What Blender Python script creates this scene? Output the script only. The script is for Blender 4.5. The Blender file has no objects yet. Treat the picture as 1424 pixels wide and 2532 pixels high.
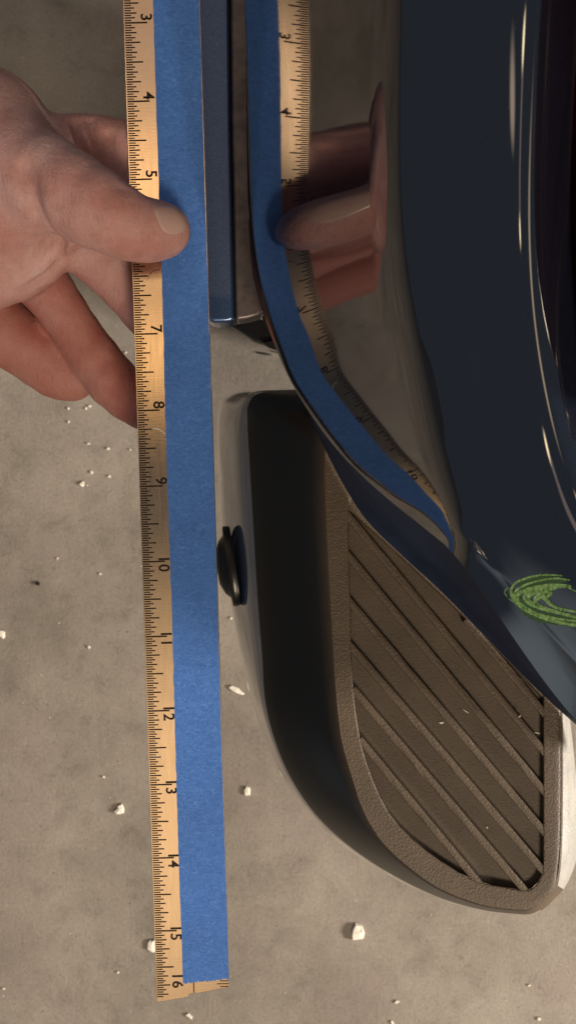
import bpy, bmesh, math, random
import numpy as np
from mathutils import Vector, Matrix
from mathutils.bvhtree import BVHTree

random.seed(7)
rng = np.random.default_rng(7)
SC = bpy.context.scene
COL = SC.collection

# ------------------------------------------------------------------ camera
HC = 0.82                    # camera height above the concrete (m)
F, CX, CY = 2715.0, 712.0, 1266.0
cam_d = bpy.data.cameras.new("camera")
cam_d.sensor_fit = 'VERTICAL'
cam_d.sensor_height = 24.0
cam_d.lens = F / 2532.0 * 24.0
cam_d.clip_start = 0.01
cam_d.clip_end = 100.0
cam_d.dof.use_dof = True
cam_d.dof.focus_distance = 0.375
cam_d.dof.aperture_fstop = 24.0
cam = bpy.data.objects.new("camera", cam_d)
COL.objects.link(cam)
cam.location = (0, 0, HC)
SC.camera = cam

# ------------------------------------------------------------------ world and lamps
world = bpy.data.worlds.new("World")
SC.world = world
world.use_nodes = True
wb = world.node_tree.nodes["Background"]
wb.inputs[0].default_value = (0.70, 0.82, 1.0, 1)
wb.inputs[1].default_value = 0.07

def area(name, loc, target, sx, sy, power, col):
    d = bpy.data.lights.new(name, 'AREA')
    d.shape = 'RECTANGLE'
    d.size, d.size_y = sx, sy
    d.energy = power
    d.color = col
    o = bpy.data.objects.new(name, d)
    COL.objects.link(o)
    o.location = loc
    dv = Vector(target) - Vector(loc)
    if abs(dv.x) + abs(dv.y) > 1e-6:          # lamps straight above keep their own axes
        o.rotation_euler = dv.to_track_quat('-Z', 'Y').to_euler()
    return o

def soft(o):
    """lamp face made to fade towards its rim, softening its reflection"""
    d = o.data
    d.use_nodes = True
    nt = d.node_tree
    em = [n for n in nt.nodes if n.type == 'EMISSION'][0]
    g = nt.nodes.new("ShaderNodeNewGeometry")
    vs = nt.nodes.new("ShaderNodeVectorMath"); vs.operation = 'SUBTRACT'; vs.inputs[1].default_value = (.5, .5, 0)
    vm = nt.nodes.new("ShaderNodeVectorMath"); vm.operation = 'MULTIPLY'; vm.inputs[1].default_value = (1, 1, 0)
    vl = nt.nodes.new("ShaderNodeVectorMath"); vl.operation = 'LENGTH'
    mr = nt.nodes.new("ShaderNodeMapRange"); mr.interpolation_type = 'SMOOTHSTEP'
    mr.inputs[1].default_value = .12; mr.inputs[2].default_value = .5
    mr.inputs[3].default_value = 2.2; mr.inputs[4].default_value = 0.0
    nt.links.new(g.outputs["Parametric"], vs.inputs[0])
    nt.links.new(vs.outputs[0], vm.inputs[0])
    nt.links.new(vm.outputs[0], vl.inputs[0])
    nt.links.new(vl.outputs["Value"], mr.inputs[0])
    nt.links.new(mr.outputs[0], em.inputs["Strength"])
    return o

area("side_lamp", (0.55, -1.32, 2.10), (0.02, -0.04, 0.40), 0.50, 0.50, 27, (1.0, 0.80, 0.58))
area("low_lamp", (2.3, -0.62, 0.95), (0.0, -0.15, 0.2), 0.45, 0.5, 112, (1.0, 0.88, 0.76))
area("ceiling_panel", (-0.85, 1.20, 2.6), (-0.85, 1.20, 0), 2.6, 1.8, 6.0, (1.0, 0.74, 0.58))
soft(area("ceiling_panel", (-0.29, -0.98, 2.6), (-0.29, -0.98, 0), 0.60, 1.60, 1.75, (1.0, 0.75, 0.48)))
soft(area("ceiling_lamp", (-2.85, 0.95, 2.5), (-2.85, 0.95, 0), 0.7, 1.0, 4.6, (1.0, 0.78, 0.58)))
soft(area("ceiling_lamp", (-3.50, -0.30, 2.5), (-3.50, -0.35, 0), 0.6, 0.9, 0.8, (1.0, 0.76, 0.55)))
area("ceiling_lamp", (-2.40, -0.62, 2.55), (-2.40, -0.62, 0), 0.34, 1.25, 0.55, (1.0, 0.74, 0.62))
soft(area("ceiling_lamp", (-2.40, -0.10, 2.5), (-2.40, -0.10, 0), 0.40, 0.30, 0.8, (1.0, 0.80, 0.48)))
soft(area("ceiling_lamp", (-2.40, -1.14, 2.5), (-2.40, -1.14, 0), 0.40, 0.34, 0.9, (1.0, 0.78, 0.45)))
soft(area("ceiling_lamp", (-0.30, 0.48, 2.5), (-0.30, 0.48, 0), 0.5, 0.34, 0.45, (1.0, 0.66, 0.32)))
soft(area("ceiling_lamp", (-0.28, 0.14, 2.5), (-0.28, 0.14, 0), 0.5, 0.28, 0.40, (1.0, 0.66, 0.32)))
soft(area("door_light", (-1.9, -2.3, 0.75), (0.0, 0.0, 0.45), 3.4, 1.8, 2.9, (0.84, 0.94, 1.0)))

SC.view_settings.view_transform = 'Standard'
SC.view_settings.look = 'None'
SC.view_settings.exposure = 0.0
SC.view_settings.gamma = 1.0
SC.cycles.max_bounces = 8

# ------------------------------------------------------------------ helpers
def P(px, py, w):
    """photo ray (px,py) at distance w below the camera -> world point"""
    return Vector(((px - CX) / F * w, -(py - CY) / F * w, HC - w))

def obj(name, verts, faces, mat, parent=None, smooth=True):
    me = bpy.data.meshes.new(name)
    me.from_pydata([tuple(v) for v in verts], [], faces)
    bm = bmesh.new()
    bm.from_mesh(me)
    bmesh.ops.recalc_face_normals(bm, faces=bm.faces)
    bm.to_mesh(me)
    bm.free()
    if smooth:
        me.polygons.foreach_set("use_smooth", [True] * len(me.polygons))
    me.materials.append(mat)
    o = bpy.data.objects.new(name, me)
    COL.objects.link(o)
    if parent is not None:
        o.parent = parent
    return o

def empty(name, loc=(0, 0, 0)):
    o = bpy.data.objects.new(name, None)
    o.empty_display_size = 0.02
    COL.objects.link(o)
    o.location = loc
    return o

def tag(o, label=None, cat=None, group=None, kind=None):
    if label: o["label"] = label
    if cat: o["category"] = cat
    if group: o["group"] = group
    if kind: o["kind"] = kind
    return o

def bevel(o, w, seg=3, ang=35):
    m = o.modifiers.new("edge", 'BEVEL')
    m.width = w
    m.segments = seg
    m.limit_method = 'ANGLE'
    m.angle_limit = math.radians(ang)
    return o

def grid_faces(nr, nc, closed=False):
    f = []
    for i in range(nr - 1):
        for j in range(nc - 1 if not closed else nc):
            j2 = (j + 1) % nc
            f.append((i * nc + j, i * nc + j2, (i + 1) * nc + j2, (i + 1) * nc + j))
    return f

def prism(name, pts, thick, mat, parent=None, bev=0.0, seg=3, smooth=True):
    """pts = [(px,py,w)] outline of the top face, extruded straight down"""
    top = [P(*p) for p in pts]
    n = len(top)
    bot = [v - Vector((0, 0, thick)) for v in top]
    faces = [tuple(range(n)), tuple(range(2 * n - 1, n - 1, -1))]
    for i in range(n):
        j = (i + 1) % n
        faces.append((i, j, n + j, n + i))
    o = obj(name, top + bot, faces, mat, parent, smooth=False)
    if bev > 0:
        bevel(o, bev, seg)
        if smooth:
            o.data.polygons.foreach_set("use_smooth", [True] * len(o.data.polygons))
            wn = o.modifiers.new("wn", 'WEIGHTED_NORMAL')
            wn.keep_sharp = False
    return o

def catmull(pts, n):
    pts = np.array(pts, float)
    d = np.r_[0, np.cumsum(np.linalg.norm(np.diff(pts[:, :2], axis=0), axis=1))]
    t = np.linspace(0, len(pts) - 1.00001, n)
    return spl(pts, t)

def spl(ctrl, s):
    s = np.clip(np.asarray(s, float), 0, len(ctrl) - 1.00001)
    i = s.astype(int)
    f = (s - i)[:, None]
    g = lambda k: ctrl[np.clip(k, 0, len(ctrl) - 1)]
    p0, p1, p2, p3 = g(i - 1), g(i), g(i + 1), g(i + 2)
    p0 = np.where((i == 0)[:, None], 2 * p1 - p2, p0)
    p3 = np.where((i + 2 > len(ctrl) - 1)[:, None], 2 * p2 - p1, p3)
    return p1 + .5 * f * (p2 - p0 + f * (2 * p0 - 5 * p1 + 4 * p2 - p3 + f * (3 * (p1 - p2) + p3 - p0)))

# ------------------------------------------------------------------ materials
def mat(name, color=(.5, .5, .5), rough=.5, metal=0.0, spec=.5, ior=1.5, coat=0.0, coat_rough=.03):
    m = bpy.data.materials.new(name)
    m.use_nodes = True
    b = m.node_tree.nodes["Principled BSDF"]
    b.inputs["Base Color"].default_value = (*color, 1)
    b.inputs["Roughness"].default_value = rough
    b.inputs["Metallic"].default_value = metal
    b.inputs["Specular IOR Level"].default_value = spec
    b.inputs["IOR"].default_value = ior
    b.inputs["Coat Weight"].default_value = coat
    b.inputs["Coat Roughness"].default_value = coat_rough
    return m, m.node_tree, b

def N(nt, kind, **kw):
    n = nt.nodes.new(kind)
    for k, v in kw.items():
        if k in n.inputs:
            n.inputs[k].default_value = v
        else:
            setattr(n, k, v)
    return n

def noise(nt, scale, detail=4, rough=.55, vec=None, dist=0.0):
    n = N(nt, "ShaderNodeTexNoise", Scale=scale, Detail=detail, Roughness=rough, Distortion=dist)
    nt.links.new(vec if vec is not None else coords(nt), n.inputs["Vector"])
    return n.outputs["Fac"]

def coords(nt):
    for n in nt.nodes:
        if n.type == 'TEX_COORD':
            return n.outputs["Object"]
    return nt.nodes.new("ShaderNodeTexCoord").outputs["Object"]

def mapped(nt, scale=(1, 1, 1), rot=(0, 0, 0)):
    n = N(nt, "ShaderNodeMapping", Scale=scale, Rotation=rot)
    nt.links.new(coords(nt), n.inputs["Vector"])
    return n.outputs["Vector"]

def ramp(nt, fac, stops):
    r = nt.nodes.new("ShaderNodeValToRGB")
    while len(r.color_ramp.elements) < len(stops):
        r.color_ramp.elements.new(.5)
    for e, (p, c) in zip(r.color_ramp.elements, stops):
        e.position = p
        e.color = (*c, 1) if len(c) == 3 else c
    nt.links.new(fac, r.inputs["Fac"])
    return r.outputs["Color"]

def mixc(nt, fac, a, b, mode='MIX'):
    m = nt.nodes.new("ShaderNodeMix")
    m.data_type = 'RGBA'
    m.blend_type = mode
    for sock, v in ((0, fac), (6, a), (7, b)):
        if isinstance(v, (int, float)):
            m.inputs[sock].default_value = v
        elif isinstance(v, tuple):
            m.inputs[sock].default_value = (*v, 1)
        else:
            nt.links.new(v, m.inputs[sock])
    return m.outputs[2]

def bump(nt, b, height, strength=.3, dist=.001, prev=None, coat=False):
    n = N(nt, "ShaderNodeBump", Strength=strength, Distance=dist)
    nt.links.new(height, n.inputs["Height"])
    if prev is not None:
        nt.links.new(prev, n.inputs["Normal"])
    nt.links.new(n.outputs["Normal"], b.inputs["Normal"])
    return n.outputs["Normal"]

G = lambda v: (v, v, v)

# concrete
M_conc, nt, b = mat("concrete", rough=.82, spec=.25)
n1 = noise(nt, 7, 6, .6)
n2 = noise(nt, 46, 8, .70, dist=.4)
n3 = noise(nt, 420, 6, .75)
c1 = ramp(nt, n1, [(.34, (.215, .193, .162)), (.5, (.290, .262, .222)), (.66, (.350, .315, .272))])
c2 = ramp(nt, n2, [(.28, G(.74)), (.46, G(.98)), (.75, G(1.12))])
c = mixc(nt, 1.0, c1, c2, 'MULTIPLY')
n4 = noise(nt, 11, 3, .5, vec=mapped(nt, (1, 1.3, 1), (0, 0, .7)))
pk = ramp(nt, n4, [(.52, G(0)), (.72, G(.55))])
c = mixc(nt, pk, c, (.29, .238, .218))
sp = ramp(nt, n3, [(.27, G(.48)), (.43, G(.96)), (.58, G(1.04)), (.72, G(1.34))])
c = mixc(nt, .9, c, sp, 'MULTIPLY')
n5 = noise(nt, 95, 5, .7, dist=1.2)
st = ramp(nt, n5, [(.27, G(.55)), (.37, G(1))])
c = mixc(nt, .6, c, st, 'MULTIPLY')
nt.links.new(c, b.inputs["Base Color"])
h = bump(nt, b, n2, .25, .003)
sc1 = noise(nt, 1.0, 3, .7, vec=mapped(nt, (30, 420, 30), (0, 0, .5)), dist=.8)
sc2 = noise(nt, 1.0, 3, .7, vec=mapped(nt, (380, 26, 30), (0, 0, .25)), dist=.8)
scm = mixc(nt, .5, sc1, sc2, 'ADD')
c = mixc(nt, .5, c, ramp(nt, sc1, [(.24, G(.80)), (.36, G(1)), (.70, G(1.0)), (.80, G(1.18))]), 'MULTIPLY')
c = mixc(nt, .5, c, ramp(nt, sc2, [(.22, G(.80)), (.34, G(1)), (.72, G(1.0)), (.82, G(1.2))]), 'MULTIPLY')
nt.links.new(c, b.inputs["Base Color"])
h = bump(nt, b, n3, .45, .0010, h)
bump(nt, b, scm, .2, .0008, h)

# car paint: very dark navy metallic under clear lacquer
def paint(name, col, ior=2.45, metal=0.0):
    m, nt, b = mat(name, col, rough=.05 if metal == 0 else .38, metal=metal, spec=.6, ior=1.5, coat=1.0, coat_rough=.012)
    b.inputs["Coat IOR"].default_value = ior
    fl = noise(nt, 2600, 1, .5)
    cc = ramp(nt, fl, [(.35, tuple(x * .75 for x in col)), (.62, tuple(x * 1.25 for x in col)), (.8, tuple(x * 1.8 for x in col))])
    nt.links.new(cc, b.inputs["Base Color"])
    dust = noise(nt, 420, 3, .75)
    dr = ramp(nt, dust, [(.62, G(.030)), (.78, G(.12))])
    nt.links.new(dr, b.inputs["Coat Roughness"])
    return m
M_paint = paint("navy_paint", (.007, .010, .020))
M_ledge = paint("navy_paint_sill_lit", (.060, .115, .25), 1.45, .8)  # bumper navy made lighter and bluer; the lip's light is in the colour

M_trim = paint("blue_gloss_edge", (.050, .078, .135))  # bluer and lighter than the bumper's navy
# grained black plastic
def plastic(name, col, rough, grain, gs=620, spec=.5, fade=None):
    m, nt, b = mat(name, col, rough=rough, spec=spec)
    v = N(nt, "ShaderNodeTexVoronoi", Scale=gs, feature='SMOOTH_F1')
    nt.links.new(coords(nt), v.inputs["Vector"])
    n = noise(nt, gs * 1.5, 3, .6)
    mx = mixc(nt, .45, v.outputs["Distance"], n)
    bump(nt, b, mx, grain, .0006)
    d = noise(nt, 45, 5, .65)
    cc = ramp(nt, d, [(.3, tuple(x * .8 for x in col)), (.7, tuple(x * 1.25 for x in col))])
    dd = noise(nt, 900, 2, .6)
    dm = ramp(nt, dd, [(.66, G(0)), (.80, G(.35))])
    cc = mixc(nt, dm, cc, tuple(min(1, x * 3.0 + .02) for x in col))
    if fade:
        at = N(nt, "ShaderNodeAttribute", attribute_name="grain")  # grain weight; also blends in the flank's painted shade
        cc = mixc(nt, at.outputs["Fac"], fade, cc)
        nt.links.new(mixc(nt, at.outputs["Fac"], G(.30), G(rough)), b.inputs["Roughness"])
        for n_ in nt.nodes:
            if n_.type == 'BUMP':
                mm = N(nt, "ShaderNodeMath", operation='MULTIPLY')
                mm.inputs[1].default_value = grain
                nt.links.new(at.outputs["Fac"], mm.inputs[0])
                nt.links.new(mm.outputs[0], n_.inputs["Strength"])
    nt.links.new(cc, b.inputs["Base Color"])
    return m
M_step = plastic("grained_plastic_step", (.074, .052, .032), .5, .5, 1300, fade=(.010, .011, .012))  # flank is smoother; its shade is also put into the darker fade colour
M_grain = plastic("grained_plastic", (.074, .052, .032), .5, .5, 1300)

M_pocket = plastic("grained_plastic_floor", (.068, .049, .031), .55, .3, 1500)
M_side = plastic("glare_edge", (.36, .36, .34), .40, .9, 1000)  # plastic side made pale; the low light's glare is in the colour
M_valance = plastic("navy_satin", (.024, .038, .080), .6, .1, 1500, spec=.12)
M_dark = plastic("dark_plastic", (.010, .011, .013), .4, .15)
M_rubber, nt, b = mat("black_rubber", (.008, .008, .009), .28)

M_refl, nt, b = mat("brown_reflection", (.05, .04, .04), .42, metal=.6)  # brownish colour stands for a reflection on the lip
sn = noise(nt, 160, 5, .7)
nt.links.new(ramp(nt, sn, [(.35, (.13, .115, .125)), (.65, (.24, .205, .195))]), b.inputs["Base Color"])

# satin steel rule
M_steel, nt, b = mat("satin_steel", (.78, .60, .40), rough=.2, metal=1.0)
sv = mapped(nt, (900, 60, 900))
s1 = noise(nt, 1.0, 3, .6, vec=sv)
s2 = noise(nt, 55, 5, .7)
nt.links.new(ramp(nt, s2, [(.3, (.78, .58, .38)), (.55, (.82, .62, .42)), (.75, (.86, .67, .47))]), b.inputs["Base Color"])
nt.links.new(ramp(nt, s1, [(.3, G(.15)), (.7, G(.19))]), b.inputs["Roughness"])
bump(nt, b, noise(nt, 1.0, 2, .5, vec=mapped(nt, (240, 2600, 900))), .05, .0001)
M_ink, nt, b = mat("black_ink", (.020, .012, .008), .6, spec=.2)
M_edge, nt, b = mat("bright_steel_edge", (.9, .9, .9), .35, metal=.3)

# blue crepe masking tape
M_tape, nt, b = mat("blue_tape", (.06, .13, .33), .75, spec=.25)
t1 = noise(nt, 480, 4, .75, vec=mapped(nt, (1, 1.6, 1), (0, 0, .5)), dist=1.5)
t2 = noise(nt, 30, 4, .6)
t3 = noise(nt, 1100, 2, .6)
c = ramp(nt, t1, [(.33, (.046, .140, .43)), (.50, (.064, .180, .53)), (.66, (.095, .230, .60)), (.76, (.24, .39, .72))])
c = mixc(nt, .5, c, ramp(nt, t2, [(.3, G(.75)), (.7, G(1.18))]), 'MULTIPLY')
nt.links.new(c, b.inputs["Base Color"])
hh = bump(nt, b, t1, .35, .0004)
bump(nt, b, t3, .2, .0002, hh)

# skin
M_skin, nt, b = mat("skin", (.50, .26, .19), .52, spec=.28)
b.inputs["Subsurface Weight"].default_value = .25
b.inputs["Subsurface Radius"].default_value = (1.0, .35, .18)
b.inputs["Subsurface Scale"].default_value = .004
k1 = noise(nt, 55, 4, .6)
k2 = noise(nt, 330, 4, .65)
k3 = noise(nt, 14, 2, .5)
c = ramp(nt, k1, [(.3, (.53, .265, .240)), (.5, (.62, .375, .360)), (.72, (.66, .465, .465))])
c = mixc(nt, .55, c, ramp(nt, k2, [(.30, G(.78)), (.48, G(1)), (.66, G(1.08))]), 'MULTIPLY')
c = mixc(nt, ramp(nt, k3, [(.42, G(0)), (.66, G(.55))]), c, (.48, .195, .155))
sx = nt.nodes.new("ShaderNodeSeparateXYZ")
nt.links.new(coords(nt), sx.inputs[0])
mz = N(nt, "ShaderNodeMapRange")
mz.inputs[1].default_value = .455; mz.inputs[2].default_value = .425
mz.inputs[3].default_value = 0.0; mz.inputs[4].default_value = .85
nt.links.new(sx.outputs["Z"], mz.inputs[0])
c = mixc(nt, mz.outputs[0], c, mixc(nt, ramp(nt, k1, [(.35, G(0)), (.65, G(1))]), (.38, .125, .10), (.45, .20, .165)))  # lower fingers redder and darker: their shade put into the skin colour
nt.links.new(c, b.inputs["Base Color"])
vo = N(nt, "ShaderNodeTexVoronoi", Scale=900, feature='DISTANCE_TO_EDGE')
nt.links.new(mapped(nt, (1, 1.5, 1), (0, 0, .6)), vo.inputs["Vector"])
hh = bump(nt, b, vo.outputs["Distance"], .42, .0007)
wr = noise(nt, 1.0, 3, .6, vec=mapped(nt, (520, 130, 300), (0, 0, .55)), dist=1.0)
hh = bump(nt, b, wr, .45, .0012, hh)
bump(nt, b, k2, .20, .0010, hh)
M_nail, nt, b = mat("nail", (.62, .42, .38), .24, spec=.5, coat=.2)
b.inputs["Subsurface Weight"].default_value = .3
b.inputs["Subsurface Radius"].default_value = (1, .4, .25)
b.inputs["Subsurface Scale"].default_value = .002

M_chip, nt, b = mat("white_flake", (.80, .76, .66), .7)
cn = noise(nt, 400, 4, .6)
nt.links.new(ramp(nt, cn, [(.3, (.78, .72, .60)), (.6, (.92, .88, .78))]), b.inputs["Base Color"])
M_crumb, nt, b = mat("dark_crumb", (.012, .011, .010), .6)
M_lens, nt, b = mat("red_lens", (.020, .0008, .001), .3, spec=.3)
M_block = mat("block_panel_red", (.10, .008, .012), .15)[0]
M_cray, nt, b = mat("green_crayon", (.16, .33, .06), .8, spec=.15)
g1 = noise(nt, 900, 5, .85)
nt.links.new(ramp(nt, g1, [(.36, (.02, .04, .025)), (.44, (.16, .32, .10)), (.54, (.30, .54, .20)), (.66, (.50, .72, .40))]), b.inputs["Base Color"])
M_cray2, nt, b = mat("green_crayon_smear", (.06, .13, .055), .5, spec=.4)

# ------------------------------------------------------------------ concrete floor
S = 6.0
fl = obj("ground", [(-S, -S, 0), (S, -S, 0), (S, S, 0), (-S, S, 0)], [(0, 1, 2, 3)], M_conc, smooth=False)
tag(fl, kind="structure")

# ------------------------------------------------------------------ the vehicle corner
car = empty("car", P(1100, 900, .40))
tag(car, "dark navy vehicle corner with glossy bumper above a ribbed black plastic step", "car")
car_inv = Matrix.Translation(-car.location)
def kid(o, parent):
    o.parent = parent
    if parent is car:
        o.matrix_parent_inverse = car_inv
    return o

# bumper skin: B = lower edge, T = soft shoulder, CR = crest, E = far edge (photo rays), depths in m
B = np.array([(604,-150),(608,150),(612,450),(617,600),(630,700),(652,780),(690,880),(728,960),(775,1035),(830,1108),(890,1172),(960,1235),(1035,1295),(1100,1348),(1140,1385)], float)
T = np.array([(966,-150),(964,150),(963,420),(966,560),(975,690),(988,790),(1005,875),(1018,945),(1034,1015),(1052,1080),(1070,1140),(1091,1200),(1115,1260),(1146,1318),(1176,1368)], float)
CR = np.array([(1338,-150),(1300,150),(1284,450),(1288,600),(1298,700),(1312,790),(1328,880),(1342,960),(1356,1030),(1372,1100),(1392,1170),(1414,1235),(1440,1290),(1470,1345),(1500,1390)], float)
DC = np.array([[0.43251, 0.34152, 0.2531, 0.16788], [0.43531, 0.34673, 0.26441, 0.18546], [0.43704, 0.35685, 0.27719, 0.20291], [0.43404, 0.36061, 0.28808, 0.22018], [0.42532, 0.35456, 0.29285, 0.23657], [0.40924, 0.34801, 0.29635, 0.25171], [0.37974, 0.33621, 0.29566, 0.26585], [0.33828, 0.3154, 0.29695, 0.2826], [0.29743, 0.29154, 0.28848, 0.2934], [0.25736, 0.26717, 0.28042, 0.30084]])
NS = len(B)
def bspl(x, K):
    m = K - 3
    u = np.clip(x, -.2, 1.2) * m
    i = np.clip(np.floor(u), 0, m - 1).astype(int)
    f = u - i
    w = np.stack([(1-f)**3, 3*f**3-6*f**2+4, -3*f**3+3*f**2+3*f+1, f**3], 1) / 6
    Mx = np.zeros((len(x), K))
    for k in range(4):
        Mx[np.arange(len(x)), i + k] = w[:, k]
    return Mx
def wall_depth(s, t):
    return np.einsum('ni,nj,ij->n', bspl(s / (NS - 1), DC.shape[0]), bspl(t, DC.shape[1]), DC)

rows = []
NT, NU, NE = 28, 26, 12
ext = [((1185,1452),(1232,1420),(1550,1440),.2935,.2915), ((1240,1535),(1290,1490),(1600,1500),.292,.286),
       ((1305,1632),(1370,1570),(1660,1570),.291,.282), ((1370,1722),(1448,1650),(1720,1650),.290,.279),
       ((1440,1806),(1525,1735),(1780,1740),.289,.276), ((1520,1885),(1600,1815),(1850,1830),.288,.274)]
svals = np.r_[np.arange(0, 13.9, .2), 13.9]
for s in svals:
    ss = np.full(NT, s)
    tt = np.linspace(0, 1, NT)
    b_, t_, c_ = spl(B, [s])[0], spl(T, [s])[0], spl(CR, [s])[0]
    rows.append((b_, t_, c_, wall_depth(ss, tt)))
eb = np.array([np.r_[e[0], e[1], e[2], e[3], e[4]] for e in ext])
b_, t_, c_, w_ = rows[-1]
eb = np.vstack([np.r_[b_, t_, c_, w_[0], w_[-1]], eb])
for s in np.arange(.2, len(eb) - 1 + .01, .2):
    r = spl(eb, [min(s, len(eb) - 1.0001)])[0]
    rows.append((r[0:2], r[2:4], r[4:6], np.linspace(r[6], r[7], NT)))
V = []
ncol = None
for b_, t_, c_, wt in rows:
    pts = []
    # rolled-under return below the lower edge
    d = (t_ - b_) / (np.linalg.norm(t_ - b_) + 1e-6)
    pts.append(P(*(b_ + d * 70), wt[0] + .040))
    pts.append(P(*(b_ + d * 26), wt[0] + .020))
    pts.append(P(*(b_ + d * 1.5), wt[0] + .0012))
    for k, t in enumerate(np.linspace(0, 1, NT)):
        q = b_ + (t_ - b_) * t
        pts.append(P(*q, wt[k]))
    s_ = min(len(V) * .2, 14.0)
    wc = wt[-1] - .026 + .00003 * max(0.0, s_ - 6.0) ** 2
    for k in range(1, NU + 1):
        f = k / NU
        q = t_ + (c_ - t_) * f
        pts.append(P(*q, wt[-1] + (wc - wt[-1]) * (f + .35 * f * (1 - f))))
    e_ = c_ + np.array([100, 0])
    for k in range(1, NE + 1):
        f = k / NE
        q = c_ + (e_ - c_) * f
        pts.append(P(*q, wc + .004 * f * f + .0015 * f))
    pts.append(P(*(e_ + [8, 0]), wc + .016))
    pts.append(P(*(e_ + [8, 0]), wc + .06))
    ncol = len(pts)
    V.append(np.array([tuple(p) for p in pts]))
V = np.array(V)
# soften shoulder and crest (across), and along the sweep
iT, iC = 3 + NT - 1, 3 + NT - 1 + NU
for it in range(6):
    W = V.copy()
    for c0, half in ((iT, 2),):
        a, z = c0 - half, c0 + half
        W[:, a:z] = .5 * V[:, a:z] + .25 * (V[:, a-1:z-1] + V[:, a+1:z+1])
    if it < 6:
        a, z = iC - 4, iC + 4
        W[:, a:z] = .5 * V[:, a:z] + .25 * (V[:, a-1:z-1] + V[:, a+1:z+1])
    V = W
fr = np.clip((np.arange(len(V)) - 60) / 10.0, 0, 1)[:, None, None]
for it in range(60):
    a, z = iT - 12, iT + 14
    W = .5 * V[:, a:z] + .25 * (V[:, a-1:z-1] + V[:, a+1:z+1])
    V[:, a:z] += fr * (W - V[:, a:z])
for it in range(36):
    V[66:-1] = .5 * V[66:-1] + .25 * (V[65:-2] + V[67:])
for it in range(220):
    c0 = iT - 3
    W = .5 * V[1:-1, c0:] + .25 * (V[:-2, c0:] + V[2:, c0:])
    f = np.clip((np.arange(V.shape[1] - c0) - 0) / 8.0, 0, 1)[None, :, None]
    V[1:-1, c0:] += f * (W - V[1:-1, c0:])
bv = [tuple(p) for p in V.reshape(-1, 3)]
bf = [f for f in grid_faces(len(V), ncol) if f[0] % ncol != 2]
bumper = kid(obj("bumper", bv, bf, M_paint), car)
bvh_b = BVHTree.FromPolygons([Vector(p) for p in bv], bf)
CAM = Vector((0, 0, HC))
def cast(bvh, px, py):
    d = (P(px, py, 1.0) - CAM).normalized()
    return bvh.ray_cast(CAM, d)

# crayon ring on the bumper (irregular strokes following the skin)
def stroke(name, pts, wid, m, parent, lift=.00012, n=110, ragged=.13):
    c = catmull([(x, y, w) for (x, y), w in zip(pts, wid)], n)
    vs, fs = [], []
    for i in range(n):
        t = c[min(i + 1, n - 1), :2] - c[max(i - 1, 0), :2]
        t /= np.linalg.norm(t) + 1e-9
        nn = np.array([-t[1], t[0]])
        for sgn in (-1, 1):
            q = c[i, :2] + nn * sgn * c[i, 2] * (1 + ragged * rng.normal())
            hit = cast(bvh_b, q[0], q[1])
            if hit[0] is None:
                p = P(q[0], q[1], .28)
            else:
                nrm = hit[1] if hit[1].z > 0 else -hit[1]
                p = hit[0] + nrm * lift
            vs.append(p)
    for i in range(n - 1):
        fs.append((2*i, 2*i+1, 2*i+3, 2*i+2))
    o = obj(name, vs, fs, m, smooth=False)
    o.parent = parent
    return o
stroke("crayon_smear", [(1262,1466),(1285,1490),(1320,1518),(1370,1532),(1440,1540)], (5,12,15,13,11), M_cray2, bumper, .00008)
stroke("crayon_smear", [(1285,1450),(1320,1438),(1365,1436),(1400,1434)], (10,13,11,5), M_cray2, bumper, .00008)
cray = [
 ([(1390,1423),(1345,1421),(1305,1428),(1275,1441),(1264,1460),(1270,1482),(1300,1507),(1345,1527),(1390,1540),(1450,1550)], (2,3,4,4,5,6,7,6,5,5)),
 ([(1412,1450),(1375,1446),(1330,1451),(1295,1460),(1278,1474),(1283,1490),(1315,1512),(1360,1526),(1410,1534),(1450,1538)], (3,5,6,6,7,6,5,4,4,4)),
 ([(1400,1447),(1360,1449),(1322,1458),(1298,1470),(1300,1486),(1330,1502),(1372,1514),(1424,1526),(1450,1530)], (4,6,7,6,5,5,4,4,4)),
 ([(1352,1455),(1325,1464),(1306,1475),(1316,1492),(1322,1488),(1336,1476),(1352,1484),(1362,1492)], (4,6,6,4,5,6,5,3)),
 ([(1410,1448),(1380,1452),(1352,1460),(1345,1474),(1356,1490),(1380,1504),(1424,1512),(1450,1516)], (3,4,5,6,5,5,4,4)),
 ([(1408,1434),(1372,1430),(1330,1436),(1292,1449),(1272,1466),(1277,1487),(1306,1511),(1350,1531),(1400,1543),(1450,1552)], (2,3,3,4,4,4,4,4,3,3)),
 ([(1424,1462),(1398,1451),(1366,1456),(1338,1466),(1322,1480),(1335,1496),(1366,1509),(1410,1520),(1450,1524)], (2,3,4,4,4,4,4,3,3)),
 ([(1330,1469),(1344,1462),(1362,1466),(1350,1480),(1364,1497),(1392,1508)], (2,4,5,5,4,3)),
 ([(1246,1462),(1256,1453),(1247,1464),(1258,1480),(1280,1496)], (1.5,2,1.5,1,1)),
]
for pts, wid in cray:
    stroke("crayon_stroke", pts, [w * .72 for w in wid], M_cray, bumper, .00014)

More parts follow.
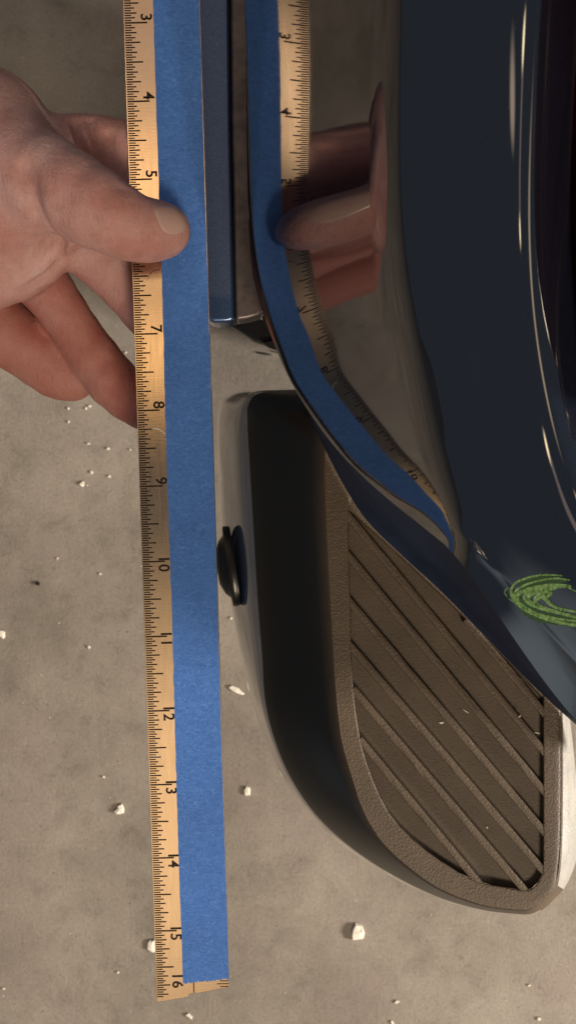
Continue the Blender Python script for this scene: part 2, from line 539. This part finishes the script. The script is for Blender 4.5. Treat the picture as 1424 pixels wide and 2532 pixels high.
# painted sill lip under the rule, with a dusty seal strip along it
lw = lambda y: .384 + (y + 150) / 950 * .006
ledge_out = [(440,-150),(568,-150),(572,300),(578,600),(582,792),(560,797),(530,798),(521,794),(470,760)]
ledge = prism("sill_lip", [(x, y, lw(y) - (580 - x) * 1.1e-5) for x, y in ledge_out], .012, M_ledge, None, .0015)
ledge.parent = bumper
refl_out = [(569,-150),(618,-150),(622,300),(628,600),(634,690),(648,742),(652,766),(640,780),(612,788),(583,792),(579,600),(573,300)]
refl = prism("refl_strip", [(x, y, lw(y) - .0006 + (x - 580) * 1.1e-5) for x, y in refl_out], .010, M_refl, None, .0012)
refl.parent = bumper
inner_out = [(600,-150),(680,-150),(684,600),(690,760),(660,782),(636,776),(640,745),(622,690),(616,600),(608,300)]
inn = prism("sill_return", [(x, y, lw(y) + .002) for x, y in inner_out], .012, M_paint, None, .0015)
inn.parent = bumper

# dark liner flap that shows below the lip
flap = prism("liner_flap", [(572,806,.44),(600,797,.44),(640,788,.44),(760,770,.43),(800,900,.43),(705,864,.44),(690,864,.44),(655,850,.44),(628,842,.44),(600,824,.44)], .006, M_dark, None, .001)
kid(flap, car)
flap2 = prism("liner_clip", [(645,846,.436),(690,834,.436),(760,850,.43),(760,900,.43),(690,866,.436),(665,858,.436)], .004, M_rubber, None, .0008)
kid(flap2, car)

# unseen block added under the bumper, shaped to keep lamp light off the floor
body = prism("shade_block", [(720,-500,.42),(1900,-500,.42),(1900,600,.42),(1400,600,.42),(1000,590,.42),(830,550,.42),(760,430,.42)], .375, M_dark, None, .004)
kid(body, car)

qv = [(.097, .03), (.118, .03), (.118, .70), (.097, .70)]  # unseen red panel, added to block lamps and redden the crest
blocker = kid(bevel(obj("block_panel", [(x, y, z) for z in (.55, .80) for x, y in qv], [(0,1,2,3),(4,5,6,7),(0,1,5,4),(1,2,6,5),(2,3,7,6),(3,0,4,7)], M_block, smooth=False), .004), car)

# lower valance: B edge down to the step
val = []
J = [(742,950),(770,1040),(808,1120),(850,1200),(905,1285),(990,1370),(1090,1462),(1195,1570),(1300,1678),(1420,1790),(1540,1890)]
Bv = [(728,955),(748,985),(790,1056),(845,1122),(915,1194),(995,1262),(1085,1335),(1185,1452),(1290,1610),(1415,1780),(1520,1885)]
wB = [.360,.358,.352,.348,.342,.335,.320,.2935,.2925,.290,.289]
nJ = 60
Jc = catmull(J, nJ); Bc = catmull([(x, y, w) for (x, y), w in zip(Bv, wB)], nJ)
for i in range(nJ):
    for f in np.linspace(0, 1, 14):
        g = f
        fl2 = 1 - (1 - f) ** 1.45
        q0 = Bc[i, :2] + np.array([12, -10])
        q = q0 + (Jc[i] - q0) * g
        w0 = Bc[i, 2] + .012
        val.append(P(q[0], q[1], w0 + (.4496 - w0) * fl2))
valance = kid(obj("valance", val, grid_faces(nJ, 14), M_valance), car)

# ---- step pad
WT = .450
st = [ # H(hole), U(top edge), V, O(outer), depth V, depth O
 ((905,1230),(930,1020),(930,962),(930,952),.462,.50),
 ((870,1235),(815,1040),(720,967),(720,958),.468,.505),
 ((866,1245),(800,1090),(640,973),(610,966),.472,.508),
 ((863,1262),(797,1130),(614,1002),(566,982),.475,.51),
 ((862,1285),(797,1190),(612,1050),(546,1010),.476,.51),
 ((862,1340),(800,1270),(618,1160),(541,1085),.476,.51),
 ((864,1420),(806,1400),(628,1330),(549,1250),.476,.51),
 ((867,1500),(813,1520),(637,1480),(563,1400),.476,.51),
 ((868,1580),(820,1640),(648,1620),(583,1540),.476,.51),
 ((870,1660),(828,1740),(656,1735),(612,1680),.476,.51),
 ((878,1750),(840,1835),(682,1838),(648,1800),.476,.51),
 ((893,1840),(866,1925),(724,1932),(700,1925),.476,.51),
 ((918,1920),(893,2005),(784,2018),(770,2022),.476,.51),
 ((958,2005),(938,2080),(868,2096),(860,2100),.476,.51),
 ((1012,2070),(1002,2142),(968,2162),(962,2166),.474,.508),
 ((1083,2125),(1086,2200),(1080,2217),(1078,2222),.472,.505),
 ((1165,2174),(1185,2238),(1184,2248),(1184,2252),.470,.50),
 ((1240,2192),(1265,2250),(1267,2259),(1268,2263),.466,.495),
 ((1306,2200),(1314,2248),(1320,2257),(1322,2261),.464,.49),
 ((1338,2166),(1358,2210),(1366,2219),(1370,2222),.460,.475),
 ((1342,2130),(1376,2165),(1382,2168),(1402,2180),.4515,.468),
 ((1342,2060),(1384,2080),(1389,2081),(1426,2100),.4515,.468),
 ((1342,1950),(1386,1950),(1391,1950),(1424,1950),.4515,.468),
 ((1342,1820),(1386,1820),(1391,1820),(1412,1820),.4515,.468),
 ((1342,1720),(1386,1740),(1390,1740),(1403,1740),.4515,.467),
 ((1342,1712),(1386,1650),(1390,1650),(1400,1650),.4515,.467),
]
arr = np.array([np.r_[a, b_, c_, d_, e_, f_] for a, b_, c_, d_, e_, f_ in st])
NR = 150
R = spl(arr, np.linspace(0, len(arr) - 1.0001, NR))
prof = []
for r in R:
    Hh, U, Vv, O = r[0:2], r[2:4], r[4:6], r[6:8]
    dv, do = r[8], r[9]
    # down the pocket wall, over the rim, round the shoulder, down the flank, under
    line = [P(*(Hh), WT + .0046), P(*(Hh), WT + .0006), P(*(Hh + (U - Hh) * .035), WT + .00004)]
    for f in (.08, .3, .6, .84):
        line.append(P(*(Hh + (U - Hh) * f), WT))
    ctrl = np.array([np.r_[Hh + (U - Hh) * .84, WT], np.r_[U, WT + .0005], np.r_[U + (Vv - U) * .28, WT + (dv - WT) * .22],
                     np.r_[U + (Vv - U) * .65, WT + (dv - WT) * .56], np.r_[Vv, dv], np.r_[Vv + (O - Vv) * .5, dv + (do - dv) * .30], np.r_[O, do], np.r_[O + (U - O) * -.02, do + .03]])
    cs = spl(ctrl, np.r_[np.linspace(.25, 4, 21), np.linspace(4, 6.9, 20)[1:]])
    for q in cs:
        line.append(P(*q))
    line.append(P(*(O + (U - O) * .10), do + .07))
    prof.append(line)
nc = len(prof[0])
gw = []
for l in prof:
    for j in range(len(l)):
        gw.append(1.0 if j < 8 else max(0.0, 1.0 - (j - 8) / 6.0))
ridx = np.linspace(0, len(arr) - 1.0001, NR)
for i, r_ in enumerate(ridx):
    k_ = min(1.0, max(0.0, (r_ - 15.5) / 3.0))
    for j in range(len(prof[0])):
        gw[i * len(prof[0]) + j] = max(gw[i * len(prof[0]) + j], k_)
KV = 7 + 21      # columns up to the colour break
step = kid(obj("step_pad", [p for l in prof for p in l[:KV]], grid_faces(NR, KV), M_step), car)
trim = obj("lower_edge", [p for l in prof for p in l[KV-1:]], grid_faces(NR, nc - KV + 1), M_trim)
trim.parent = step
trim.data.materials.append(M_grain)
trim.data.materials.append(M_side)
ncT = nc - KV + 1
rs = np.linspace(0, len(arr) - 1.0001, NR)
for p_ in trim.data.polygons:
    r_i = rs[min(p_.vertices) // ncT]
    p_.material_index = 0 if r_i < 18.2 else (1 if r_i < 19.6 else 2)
M_dummy = None

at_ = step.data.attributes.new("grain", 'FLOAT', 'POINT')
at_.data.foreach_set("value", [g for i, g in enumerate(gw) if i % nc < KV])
hole = [tuple(r[0:2]) for r in R[::3]]
pf = prism("pocket_floor", [(x, y, WT + .0040) for x, y in [(850,1230)] + [(x + 0, y) for x, y in hole[4:]] + [(1350,1690),(1190,1500),(1110,1420),(1000,1320),(900,1230)]], .004, M_pocket, None)
pf.parent = step
# textured deck between the pockets and the valance
deck_top = [(862,1262),(942,1334),(1022,1408),(1102,1484),(1182,1562),(1262,1644),(1342,1728),(1387,1640),(1500,1500),(1300,1250),(1000,1080),(905,1000),(800,1040),(797,1130),(800,1200)]
deck = prism("deck", [(x, y, WT + .00025) for x, y in deck_top], .0046, M_grain, None, .0008, 2)
deck.parent = step
# raised ribs across the pocket, each a bar of its own
ribs = [((1150,1532),(1352,1772)), ((852,1266),(1352,1868)), ((856,1368),(1352,1966)), ((856,1478),(1352,2066)),
        ((862,1592),(1350,2162)), ((872,1704),(1302,2208)), ((888,1828),(1198,2202))]
def rib_mesh(a, z, wid):
    a, z = np.array(a, float), np.array(z, float)
    t = (z - a) / np.linalg.norm(z - a)
    n = np.array([-t[1], t[0]])
    vs = []
    ns_ = 24
    prof_ = [(-1.0, .0046), (-.98, .0009), (-.88, .0003), (-.3, .00015), (.3, .00015), (.88, .0003), (.98, .0009), (1.0, .0046)]
    for i in range(ns_):
        f = i / (ns_ - 1)
        q = a + (z - a) * f
        for o_, h_ in prof_:
            p = q + n * wid * o_ * (1 + .03 * rng.normal())
            vs.append(P(p[0], p[1], WT + h_ + .00004 * rng.normal()))
    fs = grid_faces(ns_, len(prof_))
    fs += [tuple(range(len(prof_))), tuple(range((ns_-1)*len(prof_), ns_*len(prof_)))]
    return vs, fs
for a, z in ribs:
    vs, fs = rib_mesh(a, z, 9.5)
    r_ = obj("rib", vs, fs, M_grain, smooth=False)
    r_.parent = step

# black oval plug sticking out of the step's flank
def lathe_oval(name, cpx, cpy, w, lx, ly, depth, m, parent, nseg=40):
    c0 = P(cpx, cpy, w)
    ax = Vector((-.985, -.14, .10)).normalized()      # outward, off the flank
    up = Vector((.10, 1, 0)); up = (up - ax * up.dot(ax)).normalized()
    sd = ax.cross(up)
    rings = [(.97, -.5), (1.0, -.2), (1.0, .3), (.97, .42), (.90, .46), (.86, .40), (.80, .40), (.66, 1.1), (.40, 1.7), (.12, 1.75)]
    vs = []
    for r, d in rings:
        for k in range(nseg):
            a = 2 * math.pi * k / nseg
            vs.append(c0 + up * math.cos(a) * ly * r + sd * math.sin(a) * lx * r + ax * d * depth)
    fs = grid_faces(len(rings), nseg, True)
    fs.append(tuple(range((len(rings)-1)*nseg, len(rings)*nseg)))
    o = obj(name, vs, fs, m)
    o.parent = parent
    return o
plug = lathe_oval("oval_plug", 571, 1400, .492, .008, .0182, .0036, M_rubber, step)

# red lens just past the dark gap beside the crest
lens_pts = [(1412,-200,.262),(1620,-200,.25),(1760,1050,.25),(1570,1020,.262),(1500,860,.262),(1440,620,.262),(1414,300,.262)]
lens = prism("red_lens", lens_pts, .02, M_lens, None, .003)
kid(lens, car)

# ------------------------------------------------------------------ steel rule
W0, DW = .35667, .0012846
def rl(n): # left and right edge points at inch n
    yl = 57 + (2480 - 57) * ((n - 3) * (W0 + 16 * DW)) / ((n - 3) * (W0 + 16 * DW) + (16 - n) * (W0 + 3 * DW)) if 0 else None
L3, L16 = P(305 + 83 * 57 / 2482, 57, W0 + 3 * DW), P(388, 2481, W0 + 16 * DW)
R3 = P(496.5, 57, W0 + 3 * DW)
EB = (L16 - L3) / 13.0                 # one inch along
EA = R3 - L3
EA = EA - EB * (EA.dot(EB) / EB.dot(EB))   # across (full width, about one inch)
O0 = L3 - EB * 3
UP = EA.cross(EB); UP = UP.normalized()
if UP.z < 0: UP = -UP
def RP(a, bb, h=0.0):
    return O0 + EA * a + EB * bb + UP * h
TH = .0011
NEND = 15.96
def slab(name, corners, h0, h1, m, parent=None, bev=0):
    top = [RP(a, bb, h1) for a, bb in corners]
    bot = [RP(a, bb, h0) for a, bb in corners]
    n = len(corners)
    fs = [tuple(range(n)), tuple(range(2*n-1, n-1, -1))] + [(i, (i+1) % n, n + (i+1) % n, n + i) for i in range(n)]
    o = obj(name, top + bot, fs, m, parent, smooth=False)
    if bev: bevel(o, bev, 2)
    return o
rule = slab("ruler", [(0, 0), (1.0, 0), (1.0, 15.80), (.54, 15.88), (.52, 15.86), (.44, 15.89), (.43, 15.925), (0.012, 15.985), (0, 15.97)], -TH, 0, M_steel, None, .00012)
tag(rule, "satin steel ruler with black inch marks held flat against the bumper", "ruler")
# engraved marks: one joined mesh of hundreds of hairlines
tv, tf = [], []
def tick(a0, a1, bb, th, h=.00003):
    i = len(tv)
    j0, j1 = rng.normal() * .004, rng.normal() * .0015
    tv.extend([RP(a0, bb - th, h), RP(a1 + j0, bb - th + j1, h), RP(a1 + j0, bb + th + j1, h), RP(a0, bb + th, h)])
    tf.append((i, i+1, i+2, i+3))
for k in range(8, int(NEND * 32)):
    n = k / 32
    if k % 32 == 0: ln, th = .305, .0105
    elif k % 16 == 0: ln, th = .240, .010
    elif k % 8 == 0: ln, th = .200, .0095
    elif k % 4 == 0: ln, th = .165, .009
    elif k % 2 == 0: ln, th = .138, .0085
    else: ln, th = .098, .0078
    tick(.012, ln, n, th)
for k in range(16 * 10):            # second scale, mostly under the tape: visible at the end
    n = 15.79 - k * .039
    if k > 7: break
    tick(1 - (.17 if k % 2 else .13), .985, n, .006)
marks = obj("inch_marks", tv, tf, M_ink, rule, smooth=False)
marks["kind"] = "stuff"
# grooves at the end of the rule
gro = slab("groove", [(.505, 15.60), (.52, 15.60), (.52, 15.855), (.505, 15.855)], 0, .00006, M_ink, rule)
# numerals
def glyph(txt, a, bb, size):
    cu = bpy.data.curves.new("numeral", 'FONT')
    cu.body = txt
    cu.size = size
    cu.align_x = 'CENTER'
    cu.align_y = 'BOTTOM_BASELINE'
    cu.resolution_u = 4
    cu.offset = .00010
    o = bpy.data.objects.new("tmp", cu)
    COL.objects.link(o)
    dg = bpy.context.evaluated_depsgraph_get()
    me = bpy.data.meshes.new_from_object(o.evaluated_get(dg))
    bpy.data.objects.remove(o)
    ex, ey = EB.normalized(), EA.normalized()
    base = RP(a, bb, .00004)
    for v in me.vertices:
        x, y = v.co.x, v.co.y
        v.co = base + ex * x + ey * y
    me.materials.clear()
    me.materials.append(M_ink)
    me.name = "numeral"
    q = bpy.data.objects.new("numeral", me)
    COL.objects.link(q)
    q.parent = rule
    return q
for n in range(1, 17):
    s_ = str(n)
    if n < 10:
        glyph(s_, .225, n - .068, .0052)
    elif n < 16:
        glyph(s_[0], .225, n - .030, .0052)
        glyph(s_[1], .225, n + .088, .0052)
    else:
        glyph('1', .225, 15.63, .0052)
        glyph('6', .225, 15.745, .0052)
# scratches on the steel
for pts in ([(.20, 6.28), (.27, 6.19), (.37, 6.17)], [(.14, 8.26), (.25, 8.24), (.39, 8.33)], [(.05, 12.6), (.2, 12.63)]):
    vs, fs = [], []
    c = catmull(pts, 14)
    for i, (a, bb) in enumerate(c):
        vs += [RP(a, bb - .004, .00003), RP(a, bb + .004, .00003)]
        if i: fs.append((2*i-2, 2*i-1, 2*i+1, 2*i))
    obj("scratch", vs, fs, M_ink if pts[0][0] > .15 else M_edge, rule, smooth=False)

# blue tape laid along the rule
tl, tr = [], []
nseg = 160
for i in range(nseg + 1):
    bb = 15.735 * i / nseg
    wav = .004 * math.sin(bb * 1.3) + .0025 * rng.normal()
    tl.append((.392 - .030 * (bb - 3) / 13 + wav, bb))
    tr.append((.992 + .002 * math.sin(bb * .9) + .0012 * rng.normal(), bb))
torn = [(a, 15.735 - .055 * (a - .36) / .6 + .010 * rng.normal()) for a in np.linspace(.375, .985, 46)]
out = tl + torn[1:-1] + tr[::-1]
tape = slab("painters_tape", out, .00008, .00026, M_tape)
tag(tape, "blue masking tape strip stuck lengthwise on the steel ruler, torn at its end", "tape")

# ------------------------------------------------------------------ hand (one continuous surface from a blended distance field)
def hp(px, py, w, rpx):
    v = P(px, py, w)
    return np.array([v.x, v.y, v.z, rpx / F * w])
thumb = [hp(-40,405,.366,152), hp(110,450,.354,116), hp(235,515,.348,98), hp(325,562,.3490,81), hp(372,570,.3525,75), hp(404,570,.3548,67)]
backm = [hp(-330,520,.384,215), hp(-160,420,.380,205), hp(-52,350,.375,184)]
heel = [hp(-260,620,.388,180), hp(-70,560,.372,135), hp(20,535,.365,108)]
web = [hp(-120,660,.380,130), hp(30,640,.378,105), hp(125,605,.376,72)]
index = [hp(-60,420,.382,120), hp(90,395,.379,102), hp(200,374,.3765,88), hp(300,382,.3755,82), hp(385,415,.3745,74), hp(432,440,.3735,62)]
middle = [hp(-20,560,.384,100), hp(140,560,.382,84), hp(228,614,.384,78), hp(322,706,.388,72), hp(396,812,.3855,60)]
ring = [hp(-80,600,.392,105), hp(55,655,.392,82), hp(122,722,.394,64), hp(192,824,.400,59), hp(280,944,.402,64), hp(352,1006,.400,56)]
pinky = [hp(-160,680,.398,120), hp(-40,785,.402,92), hp(58,850,.406,78), hp(138,915,.409,68), hp(180,936,.409,56)]
chains = [(thumb, .006), (backm, .013), (heel, .006), (web, .006), (index, .004), (middle, .003), (ring, .003), (pinky, .003)]
VX = .00105
lo = np.array([P(-330, 1000, .42).x, P(0, 1130, .42).y, HC - .435])
hi = np.array([P(520, 0, .37).x, P(0, 120, .36).y, HC - .315])
dims = np.ceil((hi - lo) / VX).astype(int)
gx = lo[0] + VX * np.arange(dims[0]); gy = lo[1] + VX * np.arange(dims[1]); gz = lo[2] + VX * np.arange(dims[2])
X, Y, Z = np.meshgrid(gx, gy, gz, indexing='ij')
X = X.astype(np.float32); Y = Y.astype(np.float32); Z = Z.astype(np.float32)
def rcone(a, b_):
    ab = b_[:3] - a[:3]
    l2 = float(ab @ ab)
    px_, py_, pz_ = X - a[0], Y - a[1], Z - a[2]
    t = np.clip((px_ * ab[0] + py_ * ab[1] + pz_ * ab[2]) / l2, 0, 1).astype(np.float32)
    return np.sqrt((px_ - t * ab[0])**2 + (py_ - t * ab[1])**2 + (pz_ - t * ab[2])**2) - (a[3] + t * (b_[3] - a[3]))
def smin(a, b_, k):
    h = np.clip(.5 + .5 * (b_ - a) / k, 0, 1)
    return b_ + (a - b_) * h - k * h * (1 - h)
D = None
for ch, k in chains:
    d = None
    cc = spl(np.array(ch), np.linspace(0, len(ch) - 1.0001, (len(ch) - 1) * 2 + 1))
    for i in range(len(cc) - 1):
        e = rcone(cc[i], cc[i + 1])
        d = e if d is None else smin(d, e, .0012)
    D = d if D is None else smin(D, d, k)
# skin folds pressed in along short lines
def fold(pts, depth, sig):
    global D
    dd = None
    for a, b_ in zip(pts[:-1], pts[1:]):
        A = np.array(P(*a)); Bq = np.array(P(*b_))
        e = rcone(np.r_[A, 0], np.r_[Bq, 0])
        dd = e if dd is None else np.minimum(dd, e)
    D = D + depth * np.exp(-(dd / sig) ** 2)
fold([(62,425,.340),(80,480,.341),(105,535,.346),(122,568,.351)], .0034, .0032)
fold([(186,315,.367),(192,345,.366),(203,375,.366)], 0.00247, 0.00180)
fold([(222,300,.367),(232,330,.365),(240,352,.365)], 0.00225, 0.00160)
fold([(268,340,.365),(275,395,.364),(280,440,.365)], 0.00247, 0.00170)
fold([(296,480,.341),(306,515,.340),(304,545,.340)], 0.00118, 0.00200)
fold([(314,488,.3415),(319,520,.3405),(316,548,.3405)], 0.00101, 0.00150)
fold([(340,500,.3435),(346,528,.3425),(343,550,.3425)], 0.00088, 0.00150)
fold([(322,495,.3425),(330,525,.3415),(326,548,.3415)], 0.00105, 0.00162)
fold([(60,720,.372),(90,690,.373),(180,600,.372)], 0.00225, 0.00200)
fold([(165,800,.386),(190,780,.386),(215,770,.388)], 0.00165, 0.00180)
fold([(245,905,.391),(270,885,.391),(300,880,.392)], 0.00135, 0.00180)
fold([(290,742,.376),(312,738,.376),(330,735,.378)], 0.00158, 0.00180)
# keep the finger pads flat where they press on the rule
rn = np.array(UP); ro = np.array(RP(.5, 6, 0))
hgt = (X - ro[0]) * rn[0] + (Y - ro[1]) * rn[1] + (Z - ro[2]) * rn[2]
ra = ((X - O0.x) * EA.x + (Y - O0.y) * EA.y + (Z - O0.z) * EA.z) / EA.dot(EA)
inside = (.5 * TH + .00015) - np.abs(hgt + .5 * TH - .0001)
inside = np.where((ra > -.01), inside, -1)
D = np.maximum(D, inside)
# naive surface nets
s = D < 0
nx, ny, nz = D.shape
c8 = [D[i:nx-1+i, j:ny-1+j, k:nz-1+k] for i in (0, 1) for j in (0, 1) for k in (0, 1)]
sg = sum((c < 0).astype(np.int8) for c in c8)
act = (sg > 0) & (sg < 8)
ci = np.argwhere(act)
idx = -np.ones(act.shape, int); idx[act] = np.arange(len(ci))
vals = np.stack([c[act] for c in c8], 1)
offs = np.array([(i, j, k) for i in (0, 1) for j in (0, 1) for k in (0, 1)], float)
acc = np.zeros((len(ci), 3)); cnt = np.zeros(len(ci))
for a in range(8):
    for b_ in range(a + 1, 8):
        if np.abs(offs[a] - offs[b_]).sum() == 1:
            m_ = (vals[:, a] < 0) != (vals[:, b_] < 0)
            t = np.where(m_, vals[:, a] / np.where(m_, vals[:, a] - vals[:, b_], 1), 0)
            acc += np.where(m_[:, None], offs[a] + t[:, None] * (offs[b_] - offs[a]), 0)
            cnt += m_
hv = lo + VX * (ci + acc / cnt[:, None])
hf = []
for ax in range(3):
    o1, o2 = [a for a in range(3) if a != ax]
    sl0 = [slice(None)] * 3; sl1 = [slice(None)] * 3
    sl0[ax] = slice(0, -1); sl1[ax] = slice(1, None)
    cr = np.argwhere(s[tuple(sl0)] != s[tuple(sl1)])
    cr = cr[(cr[:, o1] > 0) & (cr[:, o2] > 0) & (cr[:, o1] < D.shape[o1] - 1) & (cr[:, o2] < D.shape[o2] - 1)]
    def at(d1, d2):
        q = cr.copy(); q[:, o1] += d1; q[:, o2] += d2
        return idx[q[:, 0], q[:, 1], q[:, 2]]
    hf.append(np.stack([at(-1, -1), at(0, -1), at(0, 0), at(-1, 0)], 1))
hf = np.concatenate(hf); hf = hf[(hf >= 0).all(1)]
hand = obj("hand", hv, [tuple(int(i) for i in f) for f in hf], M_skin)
sm = hand.modifiers.new("soften", 'SMOOTH'); sm.factor = .5; sm.iterations = 2
tag(hand, "bare human hand pinching the ruler, thumb on top and fingers underneath", "hand")
bvh_h = BVHTree.FromPolygons([Vector(v) for v in hv], [tuple(int(i) for i in f) for f in hf])
# thumb nail
no = catmull([(377,508),(398,501),(428,506),(450,521),(464,543),(466,562),(456,576),(432,584),(408,578),(394,560),(386,538),(379,522),(377,508)], 48)[:-1]
cen = no.mean(0)
nv, nf = [], []
rg = np.linspace(0, 1, 9)
for r in rg:
    for q in no:
        p2 = cen + (q - cen) * r
        hit = cast(bvh_h, p2[0], p2[1])
        while hit[0] is None or (hit[1].z < .25 and r > .3):
            p2 = cen + (p2 - cen) * .97
            hit = cast(bvh_h, p2[0], p2[1])
            if np.abs(p2 - cen).max() < 2: break
        p = hit[0]
        nn_ = hit[1] if hit[0] is not None else Vector((0, 0, 1))
        if nn_.z < 0: nn_ = -nn_
        nv.append(p + nn_ * (.00022 if r < .93 else -.0002))
nf = grid_faces(len(rg), len(no), True)
nail = obj("thumb_nail", nv, nf, M_nail, hand)
ns2 = nail.modifiers.new("soften", 'SMOOTH'); ns2.factor = .5; ns2.iterations = 6

# ------------------------------------------------------------------ crumbs and flakes
def flake(name, px, py, lx, ly, ang, w, m, hgt=.35, seed=0):
    r = np.random.default_rng(seed + int(px * 13 + py))
    u = w / F
    n = 9
    pts = []
    for k in range(n):
        a = 2 * math.pi * k / n
        rr = 1 + .28 * r.normal()
        rr = min(1.3, max(.6, rr))
        x, y = math.cos(a) * lx * .5 * rr, math.sin(a) * ly * .5 * rr
        ca, sa = math.cos(ang), math.sin(ang)
        pts.append((x * ca - y * sa, x * sa + y * ca))
    hh = min(lx, ly) * u * hgt
    base = P(px, py, w)
    vs = [(x * u, -y * u, 0) for x, y in pts]
    vs += [(x * u * .86, -y * u * .86, hh * (.7 + .5 * r.random())) for x, y in pts]
    vs.append((0.05 * lx * u * r.normal(), 0, hh * 1.15))
    fs = [tuple(range(n))] + [(i, (i+1) % n, n + (i+1) % n, n + i) for i in range(n)] + [(n + i, n + (i+1) % n, 2*n) for i in range(n)]
    o = obj(name, vs, fs, m, smooth=False)
    o.location = base
    return o
WF = HC - .0006
chips = [
 (886,2305,40,42,.2,"chunky squarish white flake on the concrete below the tip of the step"),
 (297,2001,27,22,-.6,"white flake on the concrete to the side of the ruler near the 13 mark"),
 (613,1958,17,27,.1,"upright white flake between the ruler end and the curved step"),
 (375,2338,18,44,.05,"white flake peeking out from under the ruler beside the 15 mark"),
 (583,1706,46,14,.38,"long thin white sliver lying between the tape and the step flank"),
 (204,1198,13,17,.6,"bright white flake amid smaller ones below the fingertips"),
 (8,1568,18,20,.0,"white flake cut off by the photo edge, level with the 11 mark"),
 (469,2512,22,11,.5,"oblong white flake just past the end of the ruler"),
 (980,2477,14,8,-.4,"small white flake under the chunky flake, close to the lower photo border"),
 (1332,2519,10,9,0,"small white flake close to the bottom corner of the photo, under the step tip"),
]
for i, (px, py, lx, ly, an, lab) in enumerate(chips):
    o = flake("white_flake", px, py, lx * .93, ly * .93, an, WF, M_chip, .28, i)
    tag(o, lab, "flake", "white flakes on the concrete")
tiny = [(220,1097,7,9),(268,1109,8,10),(228,1168,8,10),(271,1178,9,7),(144,1381,7,5),(249,1419,7,7),(221,1601,8,10),(257,1921,8,7),
        (223,1004,10,8),(213,1010,8,6),(170,1010,6,9),(171,1043,6,9),(312,872,8,7),(572,1528,8,7),(8,900,8,8),(1308,2436,8,7),(970,2530,14,8),(10,2444,7,7),(293,2404,7,8),(323,1112,6,5)]
for i, (px, py, lx, ly) in enumerate(tiny):
    o = flake("white_fleck", px, py, lx * .85, ly * .85, rng.random() * 3, WF, M_chip, .25, 50 + i)
    tag(o, "tiny white fleck lying on the concrete", "fleck", "tiny white flecks on the concrete")
o = flake("dark_crumb", 94, 1443, 11, 9, 0, WF, M_crumb, .5, 3)
tag(o, "tiny dark crumb alone on the concrete at the side of the 10 mark", "crumb")
o = flake("black_sliver", 655, 875, 42, 5, .14, WF, M_crumb, .8, 4)
tag(o, "long black sliver on the concrete between ruler and bumper", "sliver")
o = flake("black_sliver", 682, 871, 18, 4, .15, WF, M_crumb, .8, 5)
tag(o, "short black sliver on the concrete tucked against the bumper edge", "sliver")
# sandy grit on the concrete
gv, gf, gm = [], [], []
for i in range(1500):
    x, y = rng.uniform(-.26, .27), rng.uniform(-.42, .42)
    r_ = .00016 + .00042 * rng.random() ** 3
    a0 = rng.uniform(0, 6.28)
    k0 = len(gv)
    for k in range(4):
        a = a0 + k * 1.57 + rng.normal() * .25
        rr = r_ * rng.uniform(.7, 1.3)
        gv.append((x + math.cos(a) * rr, y + math.sin(a) * rr, .0001))
    gv.append((x, y, .0001 + r_ * .9))
    gf += [(k0, k0+1, k0+4), (k0+1, k0+2, k0+4), (k0+2, k0+3, k0+4), (k0+3, k0, k0+4)]
    gm += [int(rng.choice(3, p=[.45, .35, .20]))] * 4
M_g1 = mat("grit_tan", (.40, .34, .26), .8)[0]
M_g2 = mat("grit_dark", (.06, .05, .04), .8)[0]
grit = obj("grit", gv, gf, M_g1, smooth=False)
grit.data.materials.append(M_g2)
grit.data.materials.append(M_chip)
grit.data.polygons.foreach_set("material_index", gm)
grit["kind"] = "stuff"

# shreds lying on the step
shreds = [(1090,1787,14,5,0,"bright white shred lying on the middle of the ribbed step"),
          (1150,1758,18,2.5,.55,"hair-thin white shred slanting on the ribbed step"),
          (1326,1812,20,3,.15,"thin white shred beside the shaded pocket wall of the step"),
          (1283,1772,9,4,-.5,"tiny white shred on a rib close to the bumper edge"),
          (1203,2046,6,6,0,"white dot of dust in the lower pockets of the step")]
for i, (px, py, lx, ly, an, lab) in enumerate(shreds):
    o = flake("white_shred", px, py, lx, ly, an, WT + .0038 if i != 3 else WT - .0002, M_chip, .4, 80 + i)
    tag(o, lab, "shred", "white shreds on the step")
